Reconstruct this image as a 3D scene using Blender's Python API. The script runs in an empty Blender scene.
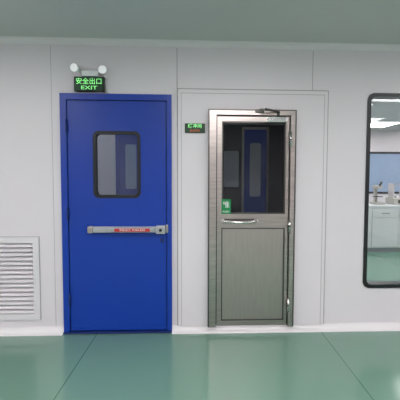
import bpy, bmesh, math
from mathutils import Matrix, Vector

S = bpy.context.scene
S.view_settings.view_transform = 'Standard'
S.view_settings.look = 'None'
COL = S.collection

# ------------------------------------------------------------ materials
def mat(name, col, rough=0.5, metal=0.0, emit=None, estr=0.0, noise=0.0, nscale=8.0, stretch=None, spec=0.5):
    m = bpy.data.materials.new(name); m.use_nodes = True
    nt = m.node_tree; b = nt.nodes['Principled BSDF']
    b.inputs['Base Color'].default_value = (*col, 1)
    b.inputs['Roughness'].default_value = rough
    b.inputs['Metallic'].default_value = metal
    b.inputs['Specular IOR Level'].default_value = spec
    if emit:
        b.inputs['Emission Color'].default_value = (*emit, 1)
        b.inputs['Emission Strength'].default_value = estr
    if noise > 0:
        tc = nt.nodes.new('ShaderNodeTexCoord'); mp = nt.nodes.new('ShaderNodeMapping')
        nz = nt.nodes.new('ShaderNodeTexNoise'); nz.inputs['Scale'].default_value = nscale
        nz.inputs['Detail'].default_value = 3
        if stretch: mp.inputs['Scale'].default_value = stretch
        nt.links.new(tc.outputs['Object'], mp.inputs['Vector'])
        nt.links.new(mp.outputs['Vector'], nz.inputs['Vector'])
        cr = nt.nodes.new('ShaderNodeValToRGB')
        cr.color_ramp.elements[0].position = 0.3; cr.color_ramp.elements[1].position = 0.7
        cr.color_ramp.elements[0].color = (*[c*(1-noise) for c in col], 1)
        cr.color_ramp.elements[1].color = (*[min(1, c*(1+noise)) for c in col], 1)
        nt.links.new(nz.outputs['Fac'], cr.inputs['Fac'])
        nt.links.new(cr.outputs['Color'], b.inputs['Base Color'])
    return m

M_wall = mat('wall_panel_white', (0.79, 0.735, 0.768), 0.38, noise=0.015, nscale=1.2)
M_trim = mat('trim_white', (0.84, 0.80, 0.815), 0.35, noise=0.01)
M_seam = mat('seam_sealant_and_shade', (0.40, 0.38, 0.39), 0.6, noise=0.02)
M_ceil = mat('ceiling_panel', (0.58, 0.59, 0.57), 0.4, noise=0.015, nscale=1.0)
M_blue = mat('blue_door_paint', (0.002, 0.042, 0.37), 0.33, noise=0.03, nscale=3)
M_blue2 = mat('blue_door_edge', (0.003, 0.018, 0.13), 0.5, noise=0.03)
M_black = mat('black_gasket', (0.010, 0.010, 0.012), 0.35, noise=0.05)
M_steel = mat('brushed_steel', (0.56, 0.49, 0.46), 0.28, 1.0, noise=0.12, nscale=6, stretch=(1, 1, 12))
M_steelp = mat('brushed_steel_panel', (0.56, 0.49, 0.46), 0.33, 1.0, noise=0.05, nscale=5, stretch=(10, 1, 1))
M_steeld = mat('steel_dark', (0.13, 0.12, 0.115), 0.35, 0.9, noise=0.05)
M_chrome = mat('satin_chrome', (0.72, 0.70, 0.69), 0.20, 1.0, noise=0.02)
M_silver = mat('bar_silver', (0.50, 0.50, 0.52), 0.35, 0.5, noise=0.03)
M_red = mat('label_red', (0.55, 0.02, 0.03), 0.4, noise=0.03)
M_white = mat('plastic_white', (0.85, 0.86, 0.85), 0.35, noise=0.01)
M_lens = mat('lamp_lens', (0.75, 0.78, 0.8), 0.1, noise=0.02, emit=(1, 1, 1), estr=0.35)
M_signd = mat('sign_dark_green', (0.002, 0.03, 0.010), 0.4, noise=0.05, emit=(0.0, 0.2, 0.03), estr=0.05)
M_signt = mat('sign_text_glow', (0.3, 0.9, 0.3), 0.4, noise=0.01, emit=(0.30, 1.0, 0.30), estr=0.6)
M_signr = mat('sign_text_red', (0.6, 0.10, 0.05), 0.4, noise=0.01, emit=(1.0, 0.15, 0.05), estr=0.15)
M_green = mat('sticker_green', (0.0, 0.25, 0.07), 0.4, noise=0.03)
M_txt = mat('sticker_white', (0.85, 0.85, 0.85), 0.5, noise=0.01)
M_grille = mat('vent_white', (0.80, 0.76, 0.79), 0.4, noise=0.01)
M_dark = mat('duct_dark', (0.07, 0.07, 0.08), 0.8, noise=0.05)
M_light = mat('led_panel', (1, 1, 1), 0.5, noise=0.001, emit=(1.0, 0.97, 0.985), estr=16.0)
M_light2 = mat('led_panel_lab', (1, 1, 1), 0.5, noise=0.001, emit=(1.0, 0.98, 0.99), estr=9.0)
M_light3 = mat('led_panel_buffer', (1, 1, 1), 0.5, noise=0.001, emit=(0.92, 0.97, 1.0), estr=11.0)
M_light4 = mat('led_panel_dim', (1, 1, 1), 0.5, noise=0.001, emit=(0.95, 0.98, 1.0), estr=7.0)
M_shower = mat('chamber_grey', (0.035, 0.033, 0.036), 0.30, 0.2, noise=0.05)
M_bench = mat('bench_top_grey', (0.30, 0.32, 0.34), 0.4, noise=0.05)
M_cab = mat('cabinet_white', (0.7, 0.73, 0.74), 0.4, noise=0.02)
M_pane = mat('frosted_pane_blue', (0.32, 0.42, 0.60), 0.3, noise=0.03)
M_equip = mat('equipment_beige', (0.45, 0.44, 0.40), 0.4, noise=0.05)

def glass(name, tint, refl_r=0.02, fac_add=0.0):
    m = bpy.data.materials.new(name); m.use_nodes = True
    nt = m.node_tree; nt.nodes.clear()
    o = nt.nodes.new('ShaderNodeOutputMaterial'); mx = nt.nodes.new('ShaderNodeMixShader')
    t = nt.nodes.new('ShaderNodeBsdfTransparent'); g = nt.nodes.new('ShaderNodeBsdfGlossy')
    f = nt.nodes.new('ShaderNodeFresnel'); f.inputs['IOR'].default_value = 1.45
    a = nt.nodes.new('ShaderNodeMath'); a.operation = 'ADD'; a.inputs[1].default_value = fac_add
    t.inputs['Color'].default_value = (*tint, 1); g.inputs['Roughness'].default_value = refl_r
    nt.links.new(f.outputs[0], a.inputs[0]); nt.links.new(a.outputs[0], mx.inputs[0])
    nt.links.new(t.outputs[0], mx.inputs[1]); nt.links.new(g.outputs[0], mx.inputs[2])
    nt.links.new(mx.outputs[0], o.inputs[0]); return m
M_glass = glass('window_glass', (0.95, 0.96, 0.96))
M_glassb = glass('door_glass', (0.85, 0.9, 0.95), 0.03, 0.03)
M_glassd = glass('door_glass_dark', (0.82, 0.84, 0.88), 0.03, -0.01)

# floor: epoxy with joint lines every 1.979 m
M_floor = bpy.data.materials.new('green_epoxy_floor'); M_floor.use_nodes = True
nt = M_floor.node_tree; b = nt.nodes['Principled BSDF']
tc = nt.nodes.new('ShaderNodeTexCoord'); sp = nt.nodes.new('ShaderNodeSeparateXYZ')
nt.links.new(tc.outputs['Object'], sp.inputs[0])
def mth(op, a, bv=None):
    n = nt.nodes.new('ShaderNodeMath'); n.operation = op
    nt.links.new(a, n.inputs[0])
    if bv is not None: n.inputs[1].default_value = bv
    return n.outputs[0]
x = mth('ADD', sp.outputs['X'], 0.904 + 1.979*10 + 0.9895)
x = mth('DIVIDE', x, 1.979); x = mth('FRACT', x); x = mth('SUBTRACT', x, 0.5); x = mth('ABSOLUTE', x)
ln = mth('LESS_THAN', x, 0.0022)
nz = nt.nodes.new('ShaderNodeTexNoise'); nz.inputs['Scale'].default_value = 1.5; nz.inputs['Detail'].default_value = 4
nt.links.new(tc.outputs['Object'], nz.inputs['Vector'])
cr = nt.nodes.new('ShaderNodeValToRGB')
FC = (0.155, 0.290, 0.222)
cr.color_ramp.elements[0].color = (*[c*0.96 for c in FC], 1); cr.color_ramp.elements[1].color = (*[c*1.04 for c in FC], 1)
nt.links.new(nz.outputs['Fac'], cr.inputs['Fac'])
mx = nt.nodes.new('ShaderNodeMix'); mx.data_type = 'RGBA'
nt.links.new(ln, mx.inputs[0]); nt.links.new(cr.outputs['Color'], mx.inputs[6]); mx.inputs[7].default_value = (0.07, 0.17, 0.12, 1)
nt.links.new(mx.outputs[2], b.inputs['Base Color'])
b.inputs['Roughness'].default_value = 0.13
b.inputs['Specular IOR Level'].default_value = 0.6

# ------------------------------------------------------------ helpers
def finish(bm, name, m, parent=None):
    bmesh.ops.recalc_face_normals(bm, faces=bm.faces)
    me = bpy.data.meshes.new(name); bm.to_mesh(me); bm.free()
    me.materials.append(m)
    o = bpy.data.objects.new(name, me); COL.objects.link(o)
    if parent: o.parent = parent
    return o
def addbox(bm, x0, x1, y0, y1, z0, z1):
    v = [bm.verts.new(p) for p in [(x0,y0,z0),(x1,y0,z0),(x1,y1,z0),(x0,y1,z0),(x0,y0,z1),(x1,y0,z1),(x1,y1,z1),(x0,y1,z1)]]
    for f in [(0,1,2,3),(4,5,6,7),(0,1,5,4),(1,2,6,5),(2,3,7,6),(3,0,4,7)]:
        bm.faces.new([v[i] for i in f])
def box(name, x0, x1, y0, y1, z0, z1, m, parent=None, bev=0.0, seg=2):
    bm = bmesh.new(); addbox(bm, x0, x1, y0, y1, z0, z1)
    if bev > 0:
        bmesh.ops.bevel(bm, geom=bm.edges[:], offset=bev, segments=seg, affect='EDGES', profile=0.5)
    return finish(bm, name, m, parent)
def boxes(name, L, m, parent=None):
    bm = bmesh.new()
    for t in L: addbox(bm, *t)
    return finish(bm, name, m, parent)
def rr(x0, x1, z0, z1, r, n=8):
    P = []
    for cx, cz, a0 in [(x1-r, z1-r, 0), (x0+r, z1-r, 90), (x0+r, z0+r, 180), (x1-r, z0+r, 270)]:
        for i in range(n+1):
            a = math.radians(a0 + 90*i/n); P.append((cx+r*math.cos(a), cz+r*math.sin(a)))
    return P
def ring(name, o, ro, i, ri, y0, y1, m, parent=None):
    """frame between rounded rects, front y0 back y1"""
    A = rr(*o, ro); B = rr(*i, ri); N = len(A); bm = bmesh.new()
    L = [[bm.verts.new((p[0], y, p[1])) for p in Q] for Q in (A, B) for y in (y0, y1)]
    Af, Ab, Bf, Bb = L
    for k in range(N):
        j = (k+1) % N
        for q in ((Af[k],Af[j],Bf[j],Bf[k]), (Ab[k],Ab[j],Bb[j],Bb[k]), (Af[k],Af[j],Ab[j],Ab[k]), (Bf[k],Bf[j],Bb[j],Bb[k])):
            bm.faces.new(q)
    return finish(bm, name, m, parent)
def plate(name, o, r, y0, y1, m, parent=None):
    A = rr(*o, r); bm = bmesh.new()
    F = [bm.verts.new((p[0], y0, p[1])) for p in A]; K = [bm.verts.new((p[0], y1, p[1])) for p in A]
    bm.faces.new(F); bm.faces.new(K)
    for k in range(len(A)):
        j = (k+1) % len(A); bm.faces.new((F[k],F[j],K[j],K[k]))
    return finish(bm, name, m, parent)
def cyl(name, c, r, depth, axis, m, parent=None, r2=None, seg=28, bev=0.0):
    bm = bmesh.new()
    bmesh.ops.create_cone(bm, cap_ends=True, segments=seg, radius1=r, radius2=r if r2 is None else r2, depth=depth)
    if bev:
        es = [e for e in bm.edges if len(e.link_faces) == 2 and any(len(f.verts) > 4 for f in e.link_faces)]
        bmesh.ops.bevel(bm, geom=es, offset=bev, segments=2, affect='EDGES')
    q = Vector((0,0,1)).rotation_difference(Vector(axis))
    bmesh.ops.transform(bm, matrix=Matrix.Translation(c) @ q.to_matrix().to_4x4(), verts=bm.verts)
    o = finish(bm, name, m, parent)
    for p in o.data.polygons: p.use_smooth = len(p.vertices) == 4
    return o
def tube(name, pts, r, m, parent=None):
    cu = bpy.data.curves.new(name, 'CURVE'); cu.dimensions = '3D'; cu.bevel_depth = r; cu.bevel_resolution = 4
    cu.use_fill_caps = True
    s = cu.splines.new('POLY'); s.points.add(len(pts)-1)
    for i, p in enumerate(pts): s.points[i].co = (*p, 1)
    cu.materials.append(m)
    o = bpy.data.objects.new(name, cu); COL.objects.link(o); o.parent = parent; return o
def text(name, body, size, x, y, z, m, parent=None, sx=1.0):
    cu = bpy.data.curves.new(name, 'FONT'); cu.body = body; cu.size = size
    cu.align_x = 'CENTER'; cu.align_y = 'CENTER'; cu.extrude = 0.0006; cu.materials.append(m)
    cu.offset = size*0.008
    o = bpy.data.objects.new(name, cu); COL.objects.link(o)
    o.location = (x, y, z); o.rotation_euler = (math.pi/2, 0, 0); o.scale = (sx, 1, 1); o.parent = parent; return o
def empty(name):
    e = bpy.data.objects.new(name, None); COL.objects.link(e); e.empty_display_size = 0.1; return e
def holed(name, X0, X1, Z0, Z1, y0, y1, holes, m):
    xs = sorted({X0, X1, *[h[0] for h in holes], *[h[1] for h in holes]})
    zs = sorted({Z0, Z1, *[h[2] for h in holes], *[h[3] for h in holes]})
    bm = bmesh.new(); nx, nz_ = len(xs)-1, len(zs)-1
    def solid(i, k):
        if i < 0 or k < 0 or i >= nx or k >= nz_: return False
        cx, cz = (xs[i]+xs[i+1])/2, (zs[k]+zs[k+1])/2
        return not any(h[0] < cx < h[1] and h[2] < cz < h[3] for h in holes)
    V = {}
    def v(i, k, y):
        if (i,k,y) not in V: V[(i,k,y)] = bm.verts.new((xs[i], y, zs[k]))
        return V[(i,k,y)]
    for i in range(nx):
        for k in range(nz_):
            if not solid(i, k): continue
            for y in (y0, y1): bm.faces.new((v(i,k,y), v(i+1,k,y), v(i+1,k+1,y), v(i,k+1,y)))
            if not solid(i-1,k): bm.faces.new((v(i,k,y0), v(i,k,y1), v(i,k+1,y1), v(i,k+1,y0)))
            if not solid(i+1,k): bm.faces.new((v(i+1,k,y0), v(i+1,k,y1), v(i+1,k+1,y1), v(i+1,k+1,y0)))
            if not solid(i,k-1): bm.faces.new((v(i,k,y0), v(i+1,k,y0), v(i+1,k,y1), v(i,k,y1)))
            if not solid(i,k+1): bm.faces.new((v(i,k+1,y0), v(i+1,k+1,y0), v(i+1,k+1,y1), v(i,k+1,y1)))
    return finish(bm, name, m)

H = 2.526
XL, XR, YB, YF = -3.6, 4.2, -6.5, 6.4
# ------------------------------------------------------------ shell
box('floor', XL-.1, 6.6, YB-.1, YF+.1, -0.1, 0.0, M_floor)
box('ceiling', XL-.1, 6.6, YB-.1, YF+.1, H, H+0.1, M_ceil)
BD = (-1.193, -0.252, 0.0, 2.075)      # blue door frame
SD = (0.068, 0.815, 0.052, 1.947)      # steel door frame
WN = (1.462, 2.72, 0.380, 2.117)       # window frame
VT = (-2.13, -1.396, 0.125, 0.849)     # vent
holed('wall_front', XL, 6.6, 0, H, 0.0, 0.10,
      [(BD[0]+.01, BD[1]-.01, 0.0, BD[3]-.01), (SD[0]+.01, SD[1]-.01, 0.06, SD[3]-.01),
       (WN[0]+.012, WN[1]-.012, WN[2]+.012, WN[3]-.012), (VT[0]+.03, VT[1]-.03, VT[2]+.03, VT[3]-.03)], M_wall)
box('wall_left', XL-.1, XL, YB, YF, 0, H, M_wall)
box('wall_right', XR, XR+.1, YB, 0, 0, H, M_wall)
box('wall_rear', XL, XR, YB-.1, YB, 0, H, M_wall)

# coved skirting
def cove(name, x0, x1):
    P = [(0,0.056),(-0.006,0.056),(-0.009,0.045),(-0.016,0.030),(-0.028,0.017),(-0.044,0.008),(-0.060,0.005),(-0.062,0.0),(0,0)]
    bm = bmesh.new()
    A = [bm.verts.new((x0, p[0], p[1])) for p in P]; B = [bm.verts.new((x1, p[0], p[1])) for p in P]
    bm.faces.new(A); bm.faces.new(B)
    for k in range(len(P)):
        j = (k+1) % len(P); bm.faces.new((A[k],A[j],B[j],B[k]))
    return finish(bm, name, M_trim)
cove('baseboard_left', XL, BD[0]-0.002)
cove('baseboard_front', BD[1]+0.002, XR)
# ceiling cove trim
bm = bmesh.new()
P = [(0, H-0.045), (-0.006, H-0.045), (-0.009, H-0.030), (-0.018, H-0.014), (-0.035, H-0.006), (-0.045, H-.0005), (0, H-.0005)]
A = [bm.verts.new((XL, p[0], p[1])) for p in P]; B = [bm.verts.new((XR, p[0], p[1])) for p in P]
bm.faces.new(A); bm.faces.new(B)
for k in range(len(P)):
    j = (k+1) % len(P); bm.faces.new((A[k],A[j],B[j],B[k]))
finish(bm, 'trim_1', M_trim)
# panel joints on the wall
boxes('trim_2', [(-0.209,-0.203,-0.0015,0,2.13,H-0.055), (0.968,0.973,-0.0015,0,2.13,H-0.055),
                 (-1.268,-1.265,-0.0012,0,0.056,H-0.055), (-2.45,-2.446,-0.0015,0,0.056,H-0.055),
                 (2.95,2.955,-0.0015,0,0.056,H-0.055)], M_seam)
# raised surround round the steel door
SR = (-0.197, 1.102, 0.056, 2.122)
ring('trim_3', SR, 0.003, (SD[0]-.001, SD[1]+.001, 0.0565, SD[3]+.001), 0.002, -0.022, -0.0005, M_wall)
boxes('surround_shade_outer', [(SR[0]-.010,SR[0]-.001,-0.012,0,SR[2],SR[3]+.01),(SR[1]+.001,SR[1]+.010,-0.012,0,SR[2],SR[3]+.01),  # grey strips put the shadow line at the surround's edges into colour
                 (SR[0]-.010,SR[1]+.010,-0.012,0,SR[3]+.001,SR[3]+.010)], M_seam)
boxes('surround_shade_inner', [(SR[0]+.026,SR[0]+.030,-0.0228,-0.022,SR[2],SR[3]-.03),(SR[1]-.030,SR[1]-.026,-0.0228,-0.022,SR[2],SR[3]-.03),  # second line of the double edge shadow, drawn as thin grey strips
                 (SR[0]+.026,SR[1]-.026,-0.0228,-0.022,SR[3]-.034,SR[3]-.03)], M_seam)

# ------------------------------------------------------------ blue fire door
d = empty('door_1')
bm = bmesh.new()
fw = 0.052
for t in [(BD[0],BD[0]+fw,-0.022,0.1,0.0,BD[3]), (BD[1]-fw+.012,BD[1],-0.022,0.1,0.0,BD[3]), (BD[0]+fw,BD[1]-fw+.012,-0.022,0.1,BD[3]-fw,BD[3])]:
    addbox(bm, *t)
finish(bm, 'frame', M_blue, d)
boxes('rebate', [(BD[0]+fw,BD[0]+fw+.008,0.0,0.09,0.01,BD[3]-fw),(BD[1]-fw+.004,BD[1]-fw+.012,0.0,0.09,0.01,BD[3]-fw),
      (BD[0]+fw,BD[1]-fw+.012,0.0,0.09,BD[3]-fw-.008,BD[3]-fw)], M_blue2, d)
LF = (BD[0]+fw+.008, BD[1]-fw+.003, 0.022, BD[3]-fw-.008)
GW = (-0.923, -0.520, 1.189, 1.762)
ring('leaf', LF, 0.002, (GW[0]+.01, GW[1]-.01, GW[2]+.01, GW[3]-.01), 0.05, -0.010, 0.035, M_blue, d)
ring('window_gasket', GW, 0.050, (GW[0]+.026, GW[1]-.026, GW[2]+.026, GW[3]-.026), 0.034, -0.018, 0.04, M_black, d)
plate('window_pane', (GW[0]+.02, GW[1]-.02, GW[2]+.02, GW[3]-.02), 0.036, 0.008, 0.012, M_glassb, d)
box('bottom_sweep', LF[0]+.005, LF[1]-.005, -0.014, -0.010, 0.024, 0.07, M_blue, d)
box('threshold', BD[0], BD[1], -0.045, 0.1, 0.001, 0.016, M_blue2, d, 0.004)
for i, z in enumerate((0.30, 1.05, 1.80)):
    cyl(f'hinge_{i+1}', (LF[0]-.004, -0.026, z), 0.009, 0.11, (0,0,1), M_blue2, d)
# panic bar
ZB = 0.918
box('panic_bar_rail', -0.945, -0.36, -0.052, -0.012, ZB-.026, ZB+.026, M_silver, d, 0.006)
box('panic_bar_push_pad', -0.80, -0.40, -0.078, -0.045, ZB-.021, ZB+.021, M_silver, d, 0.008)
box('panic_bar_end_cap', -0.968, -0.925, -0.062, -0.010, ZB-.030, ZB+.030, M_steelp, d, 0.008)
box('panic_bar_latch_case', -0.385, -0.305, -0.070, -0.010, ZB-.036, ZB+.036, M_silver, d, 0.008)
cyl('panic_bar_lock', (-0.345, -0.074, ZB-.002), 0.013, 0.014, (0,1,0), M_black, d)
box('latch_strike', -0.304, -0.283, -0.036, -0.012, ZB-.03, ZB+.04, M_steelp, d, 0.004)
box('panic_bar_label', -0.735, -0.435, -0.0792, -0.0775, ZB-.014, ZB+.014, M_red, d)
text('panic_bar_lettering', '\u7d27\u6025\u51fa\u53e3  PUSH BAR', 0.022, -0.585, -0.0797, ZB, M_txt, d, 1.1)
box('latch_rose', -0.353, -0.321, -0.018, -0.010, ZB-.12, ZB-.08, M_blue2, d, 0.004)

# ------------------------------------------------------------ steel door
d = empty('door_2')
fy = -0.066
bm = bmesh.new(); sfw = 0.064
for t in [(SD[0],SD[0]+sfw,fy,0.1,SD[2]+.006,SD[3]), (SD[1]-.042,SD[1],fy,0.1,SD[2]+.006,SD[3]), (SD[0]+sfw,SD[1]-.042,fy,0.1,SD[3]-.042,SD[3])]:
    addbox(bm, *t)
finish(bm, 'frame', M_steel, d)
ring('frame_lip', (SD[0]-.004,SD[1]+.004,SD[2]+.006,SD[3]+.004), 0.002, (SD[0]+.006,SD[1]-.006,SD[2]+.007,SD[3]-.006), 0.002, fy-.004, fy+.001, M_steeld, d)
boxes('frame_side_return', [(SD[0]-.006,SD[0]-.001,fy,-.0225,SD[2]+.01,SD[3]+.003),(SD[1]+.001,SD[1]+.006,fy,-.0225,SD[2]+.01,SD[3]+.003)], M_steeld, d)
L0, L1, L2, L3 = SD[0]+sfw+.009, SD[1]-.050, SD[2]+.014, SD[3]-.052
G = (0.180, 0.740, 1.052, 1.855)
bm = bmesh.new()
y0, y1 = -0.030, 0.02
KZ = 0.93
for t in [(L0,G[0],y0,y1,L2,L3),(G[1],L1,y0,y1,L2,L3),(G[0],G[1],y0,y1,G[3],L3),(G[0],G[1],y0,y1,KZ,G[2]),(G[0],G[1],y0,y1,L2,0.10)]:
    addbox(bm, *t)
finish(bm, 'leaf', M_steel, d)
boxes('gap_shadow_strip', [(SD[0]+sfw,L0,-0.02,0.0,SD[2]+.01,L3),(L1,SD[1]-.042,-0.02,0.0,SD[2]+.01,L3),(L0,L1,-0.02,0.0,L3,SD[3]-.042)], M_black, d)  # black strips paint the shade of the recess round the leaf
box('kick_panel', G[0]-.001, G[1]+.001, -0.014, 0.015, 0.099, KZ+.001, M_steelp, d)
ring('kick_panel_bead', (G[0],G[1],0.10,KZ), 0.002, (G[0]+.010,G[1]-.010,0.110,KZ-.010), 0.002, -0.024, -0.013, M_steeld, d)
ring('glass_bead', G, 0.002, (G[0]+.012,G[1]-.012,G[2]+.012,G[3]-.012), 0.002, -0.024, 0.018, M_steeld, d)
plate('glass_pane', (G[0]+.006,G[1]-.006,G[2]+.006,G[3]-.006), 0.002, -0.006, 0.0, M_glassd, d)
# pull handle
hp = [(0.192,-0.03,0.992)]
for i in range(13):
    t = i/12; hp.append((0.192+0.29*t, -0.060-0.03*math.sin(math.pi*t), 0.992-0.008*math.sin(math.pi*t)))
hp.append((0.482,-0.03,0.992))
tube('pull_handle', hp, 0.013, M_chrome, d)
boxes('handle_backplate', [(0.180,0.495,-0.033,-0.0295,0.972,1.012)], M_steeld, d)
cyl('handle_rose_1', (0.192,-0.036,0.992), 0.019, 0.010, (0,1,0), M_chrome, d)
cyl('handle_rose_2', (0.482,-0.036,0.992), 0.019, 0.010, (0,1,0), M_chrome, d)
# sticker
box('push_sticker', 0.178, 0.262, -0.0265, -0.0245, 1.045, 1.182, M_green, d)
text('push_sticker_lettering', '\u63a8', 0.062, 0.220, -0.0275, 1.13, M_txt, d)
text('push_sticker_lettering_small', 'PUSH', 0.024, 0.220, -0.0275, 1.072, M_txt, d)
# closer
box('closer_body', 0.56, 0.735, -0.085, -0.030, 1.842, 1.892, M_chrome, d, 0.006)
cyl('closer_pivot', (0.66,-0.072,1.913), 0.014, 0.045, (0,0,1), M_steeld, d)
tube('closer_arm', [(0.66,-0.074,1.934),(0.53,-0.165,1.940)], 0.009, M_steeld, d)
tube('closer_link', [(0.53,-0.165,1.945),(0.50,-0.075,1.952)], 0.008, M_chrome, d)
box('closer_bracket', 0.46, 0.54, -0.086, -0.0705, 1.925, 1.950, M_steeld, d, 0.003)
for i, z in enumerate((0.25, 0.95, 1.70)):
    cyl(f'hinge_{i+1}', (L1+.006,-0.070,z), 0.010, 0.12, (0,0,1), M_chrome, d)
    cyl(f'hinge_pin_{i+1}', (L1+.006,-0.070,z), 0.0105, 0.012, (0,0,1), M_steeld, d)

# ------------------------------------------------------------ window
w = empty('window_1')
ring('frame', WN, 0.060, (WN[0]+.032, WN[1]-.032, WN[2]+.032, WN[3]-.032), 0.045, -0.012, 0.11, M_black, w)
plate('pane', (WN[0]+.025, WN[1]-.025, WN[2]+.025, WN[3]-.025), 0.045, 0.040, 0.046, M_glass, w)

# ------------------------------------------------------------ vent
v = empty('return_air_grille')
ring('frame', VT, 0.003, (VT[0]+.050, VT[1]-.050, VT[2]+.050, VT[3]-.050), 0.002, -0.016, 0.02, M_grille, v)
ring('frame_edge', (VT[0]-.004, VT[1]+.004, VT[2]-.004, VT[3]+.004), 0.003, (VT[0]+.01, VT[1]-.01, VT[2]+.01, VT[3]-.01), 0.002, -0.006, -0.0005, M_seam, v)
bm = bmesh.new(); n = 16
zz0, zz1 = VT[2]+.052, VT[3]-.052
for i in range(n):
    z = zz0 + (zz1-zz0)*(i+0.5)/n; h = (zz1-zz0)/n
    a, c = VT[0]+.045, VT[1]-.045
    q = [(-0.010, z-h*0.46), (-0.014, z-h*0.34), (0.022, z+h*0.42), (0.025, z+h*0.30)]
    A = [bm.verts.new((a, p[0], p[1])) for p in q]; B = [bm.verts.new((c, p[0], p[1])) for p in q]
    bm.faces.new(A); bm.faces.new(B)
    for k in range(4): bm.faces.new((A[k],A[(k+1)%4],B[(k+1)%4],B[k]))
finish(bm, 'louvres', M_grille, v)
box('duct_back', VT[0]+.032, VT[1]-.032, 0.06, 0.08, VT[2]+.032, VT[3]-.032, M_dark, v)

# ------------------------------------------------------------ exit sign with twin lamps
s = empty('emergency_exit_sign')
box('housing', -1.062, -0.812, -0.050, -0.0005, 2.088, 2.208, M_black, s, 0.004)
box('face', -1.055, -0.819, -0.053, -0.049, 2.094, 2.202, M_signd, s)
text('chinese_lettering', '\u5b89\u5168\u51fa\u53e3', 0.055, -0.937, -0.0545, 2.166, M_signt, s, 1.0)
text('exit_lettering', 'EXIT', 0.042, -0.937, -0.0545, 2.115, M_signt, s, 1.6)
l = empty('twin_head_emergency_light')
box('battery_case', -1.00, -0.86, -0.050, -0.0005, 2.212, 2.262, M_white, l, 0.008)
for i, xx in enumerate((-1.045, -0.822)):
    ax = Vector((-0.15 if i == 0 else 0.15, -1, -0.12)).normalized()
    c = Vector((xx, -0.055, 2.275 - 0.012*i))
    cyl(f'lamp_head_{i+1}', c, 0.026, 0.055, ax, M_white, l, r2=0.037, bev=0.003)
    cyl(f'lamp_lens_{i+1}', c + ax*0.029, 0.031, 0.004, ax, M_lens, l)
    tube(f'lamp_arm_{i+1}', [(-0.99 if i == 0 else -0.87, -0.028, 2.25), (xx, -0.03, 2.262)], 0.010, M_white, l)
tube('power_cable', [(-0.80,-0.006,2.225),(-0.812,-0.006,2.17),(-0.80,-0.006,2.10),(-0.775,-0.008,2.085)], 0.004, M_white, l)

# indicator sign between doors
t = empty('indicator_sign')
box('plate', -0.138, 0.035, -0.034, -0.0222, 1.750, 1.832, M_signd, t, 0.003)
text('lettering_top', '\u7f13\u51b2\u95f4', 0.040, -0.052, -0.0352, 1.808, M_signt, t)
text('lettering_bottom', 'BUFFER', 0.026, -0.052, -0.0352, 1.770, M_signr, t)

# ------------------------------------------------------------ rooms behind
# buffer room behind the blue door
box('wall_buffer_left', -2.4, -2.3, 0.1, 2.1, 0, H, M_wall)
box('wall_partition', -0.14, -0.06, 0.1, 2.1, 0, H, M_wall)
box('wall_buffer_back', -2.3, -0.14, 2.0, 2.1, 0, H, M_wall)
d = empty('door_3')
a0, a1 = -1.15, -0.28
ring('frame', (a0, a1, 0.002, 2.08), 0.002, (a0+.05, a1-.05, 0.02, 2.03), 0.002, 1.975, 1.999, M_blue, d)
ring('leaf', (a0+.055, a1-.055, 0.022, 2.025), 0.002, (-1.02, -0.87, 1.20, 1.80), 0.03, 1.965, 1.998, M_blue, d)
plate('window_pane', (-1.02, -0.87, 1.20, 1.80), 0.03, 1.98, 1.997, M_pane, d)
# dark chamber behind the steel door, with added shapes standing in for glass reflections
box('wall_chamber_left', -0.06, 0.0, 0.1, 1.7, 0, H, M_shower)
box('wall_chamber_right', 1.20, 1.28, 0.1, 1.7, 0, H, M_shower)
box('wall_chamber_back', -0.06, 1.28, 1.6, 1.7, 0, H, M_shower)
d = empty('door_reflection')  # blue reflection in the door glass, built as a narrow door
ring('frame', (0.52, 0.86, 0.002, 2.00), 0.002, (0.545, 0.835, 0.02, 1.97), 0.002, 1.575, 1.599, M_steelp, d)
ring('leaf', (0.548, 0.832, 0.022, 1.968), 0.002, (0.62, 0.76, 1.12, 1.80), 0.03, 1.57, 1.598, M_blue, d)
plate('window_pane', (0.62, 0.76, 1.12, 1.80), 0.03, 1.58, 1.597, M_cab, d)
d = empty('window_reflection')  # pale reflection in the door glass, built as a small window
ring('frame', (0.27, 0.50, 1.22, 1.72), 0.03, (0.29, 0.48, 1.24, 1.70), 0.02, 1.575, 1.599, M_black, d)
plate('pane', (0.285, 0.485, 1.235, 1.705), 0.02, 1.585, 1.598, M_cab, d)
box('strip_reflection', 0.001, 1.199, 1.56, 1.599, 2.03, 2.075, M_steelp)  # bright reflected strip in the glass, built as a light steel bar

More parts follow.
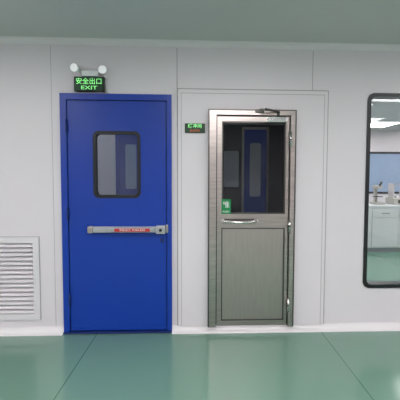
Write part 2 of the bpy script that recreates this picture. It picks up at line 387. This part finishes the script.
# lab behind the window
box('wall_lab_left', 1.28, 1.36, 0.1, YF, 0, H, M_wall)
box('wall_lab_right', 6.5, 6.6, 0.1, YF, 0, H, M_wall)
box('wall_lab_back', 1.36, 6.5, YF, YF+.1, 0, H, M_wall)
w = empty('window_3')
ring('frame', (3.9, 5.6, 0.95, 2.0), 0.06, (3.95, 5.55, 1.0, 1.95), 0.045, YF-.02, YF-.001, M_black, w)
plate('pane', (3.94, 5.56, 0.99, 1.96), 0.045, YF-.01, YF-.002, M_pane, w)
def bench(x0, x1, y0, y1, nd):
    b_ = empty('lab_bench')
    box('top', x0-.02, x1+.02, y0-.02, y1, 0.82, 0.86, M_cab, b_, 0.004)
    box('carcass', x0, x1, y0, y1, 0.08, 0.82, M_cab, b_)
    box('plinth', x0+.02, x1-.02, y0+.04, y1, 0.0, 0.08, M_bench, b_)
    wdt = (x1-x0)/nd
    for i in range(nd):
        box(f'door_panel_{i+1}', x0+i*wdt+.01, x0+(i+1)*wdt-.01, y0-.018, y0-.0005, 0.10, 0.62, M_cab, b_, 0.003)
        box(f'drawer_{i+1}', x0+i*wdt+.01, x0+(i+1)*wdt-.01, y0-.018, y0-.0005, 0.64, 0.80, M_cab, b_, 0.003)
        tube(f'handle_{i+1}', [(x0+(i+.35)*wdt,y0-.03,0.72),(x0+(i+.65)*wdt,y0-.03,0.72)], 0.006, M_steeld, b_)
bench(2.6, 5.6, 3.6, 4.3, 6)
# instruments on bench
q = empty('microscope')
box('base', 3.22, 3.42, 3.75, 4.0, 0.861, 0.90, M_equip, q, 0.006)
box('column', 3.29, 3.35, 3.93, 3.99, 0.90, 1.18, M_equip, q, 0.01)
box('head', 3.27, 3.37, 3.78, 3.99, 1.15, 1.22, M_equip, q, 0.01)
cyl('eyepiece', (3.32,3.76,1.24), 0.02, 0.12, (0,-1,0.8), M_black, q)
box('stage', 3.25, 3.39, 3.80, 3.93, 1.0, 1.015, M_black, q)
q = empty('balance_instrument')
box('body', 3.58, 3.90, 3.75, 4.10, 0.861, 0.98, M_equip, q, 0.01)
ring('draft_shield', (3.62,3.86,0.98,1.25), 0.004, (3.635,3.845,0.995,1.235), 0.003, 3.85, 4.08, M_chrome, q)
cyl('weighing_pan', (3.74,3.96,1.0), 0.07, 0.012, (0,0,1), M_chrome, q)
box('display', 3.66, 3.82, 3.742, 3.752, 0.89, 0.95, M_black, q)
# ------------------------------------------------------------ ceiling lights (real fixtures)
def led(x0, x1, y0, y1, m):
    e_ = empty('led_ceiling_panel')
    bm = bmesh.new()
    t_ = 0.02
    for b_ in [(x0-t_,x1+t_,y0-t_,y0,H-.014,H-.0005),(x0-t_,x1+t_,y1,y1+t_,H-.014,H-.0005),(x0-t_,x0,y0,y1,H-.014,H-.0005),(x1,x1+t_,y0,y1,H-.014,H-.0005)]:
        addbox(bm, *b_)
    finish(bm, 'frame', M_white, e_)
    box('diffuser', x0, x1, y0, y1, H-.010, H-.001, m, e_)
for xx in (-2.4, 0.3, 3.0):
    for yy in (-2.1, -4.4):
        led(xx-.6, xx+.6, yy-.3, yy+.3, M_light)
led(-1.6, -1.0, 0.8, 1.1, M_light3)
led(0.4, 0.8, 0.7, 0.85, M_light4)
for xx in (2.4, 3.9, 5.4):
    for yy in (1.2, 3.2, 5.2):
        led(xx-.3, xx+.3, yy-.45, yy+.45, M_light2)

# ------------------------------------------------------------ world + camera
wd = bpy.data.worlds.new('world'); S.world = wd; wd.use_nodes = True
wd.node_tree.nodes['Background'].inputs[0].default_value = (0.6, 0.62, 0.65, 1)
wd.node_tree.nodes['Background'].inputs[1].default_value = 0.1

yaw, pitch, roll, sx, hc = 0.0467, 0.0613, -0.0051, 19.47, 1.388
c_, s_ = math.cos(roll), math.sin(roll); R1 = Matrix(((c_,0,s_),(0,1,0),(-s_,0,c_)))
c_, s_ = math.cos(pitch), math.sin(pitch); R2 = Matrix(((1,0,0),(0,c_,s_),(0,-s_,c_)))
c_, s_ = math.cos(yaw), math.sin(yaw); R3 = Matrix(((c_,s_,0),(-s_,c_,0),(0,0,1)))
R = R3 @ R2 @ R1
X, Y, Z = R.col[0], R.col[2], -R.col[1]
M4 = Matrix(((X[0],Y[0],Z[0],0),(X[1],Y[1],Z[1],-3.5),(X[2],Y[2],Z[2],hc),(0,0,0,1)))
cd = bpy.data.cameras.new('camera'); cam = bpy.data.objects.new('camera', cd); COL.objects.link(cam)
cam.matrix_world = M4
cd.sensor_width = 36; cd.lens = 36; cd.shift_x = -sx/400; cd.clip_start = 0.05
S.camera = cam
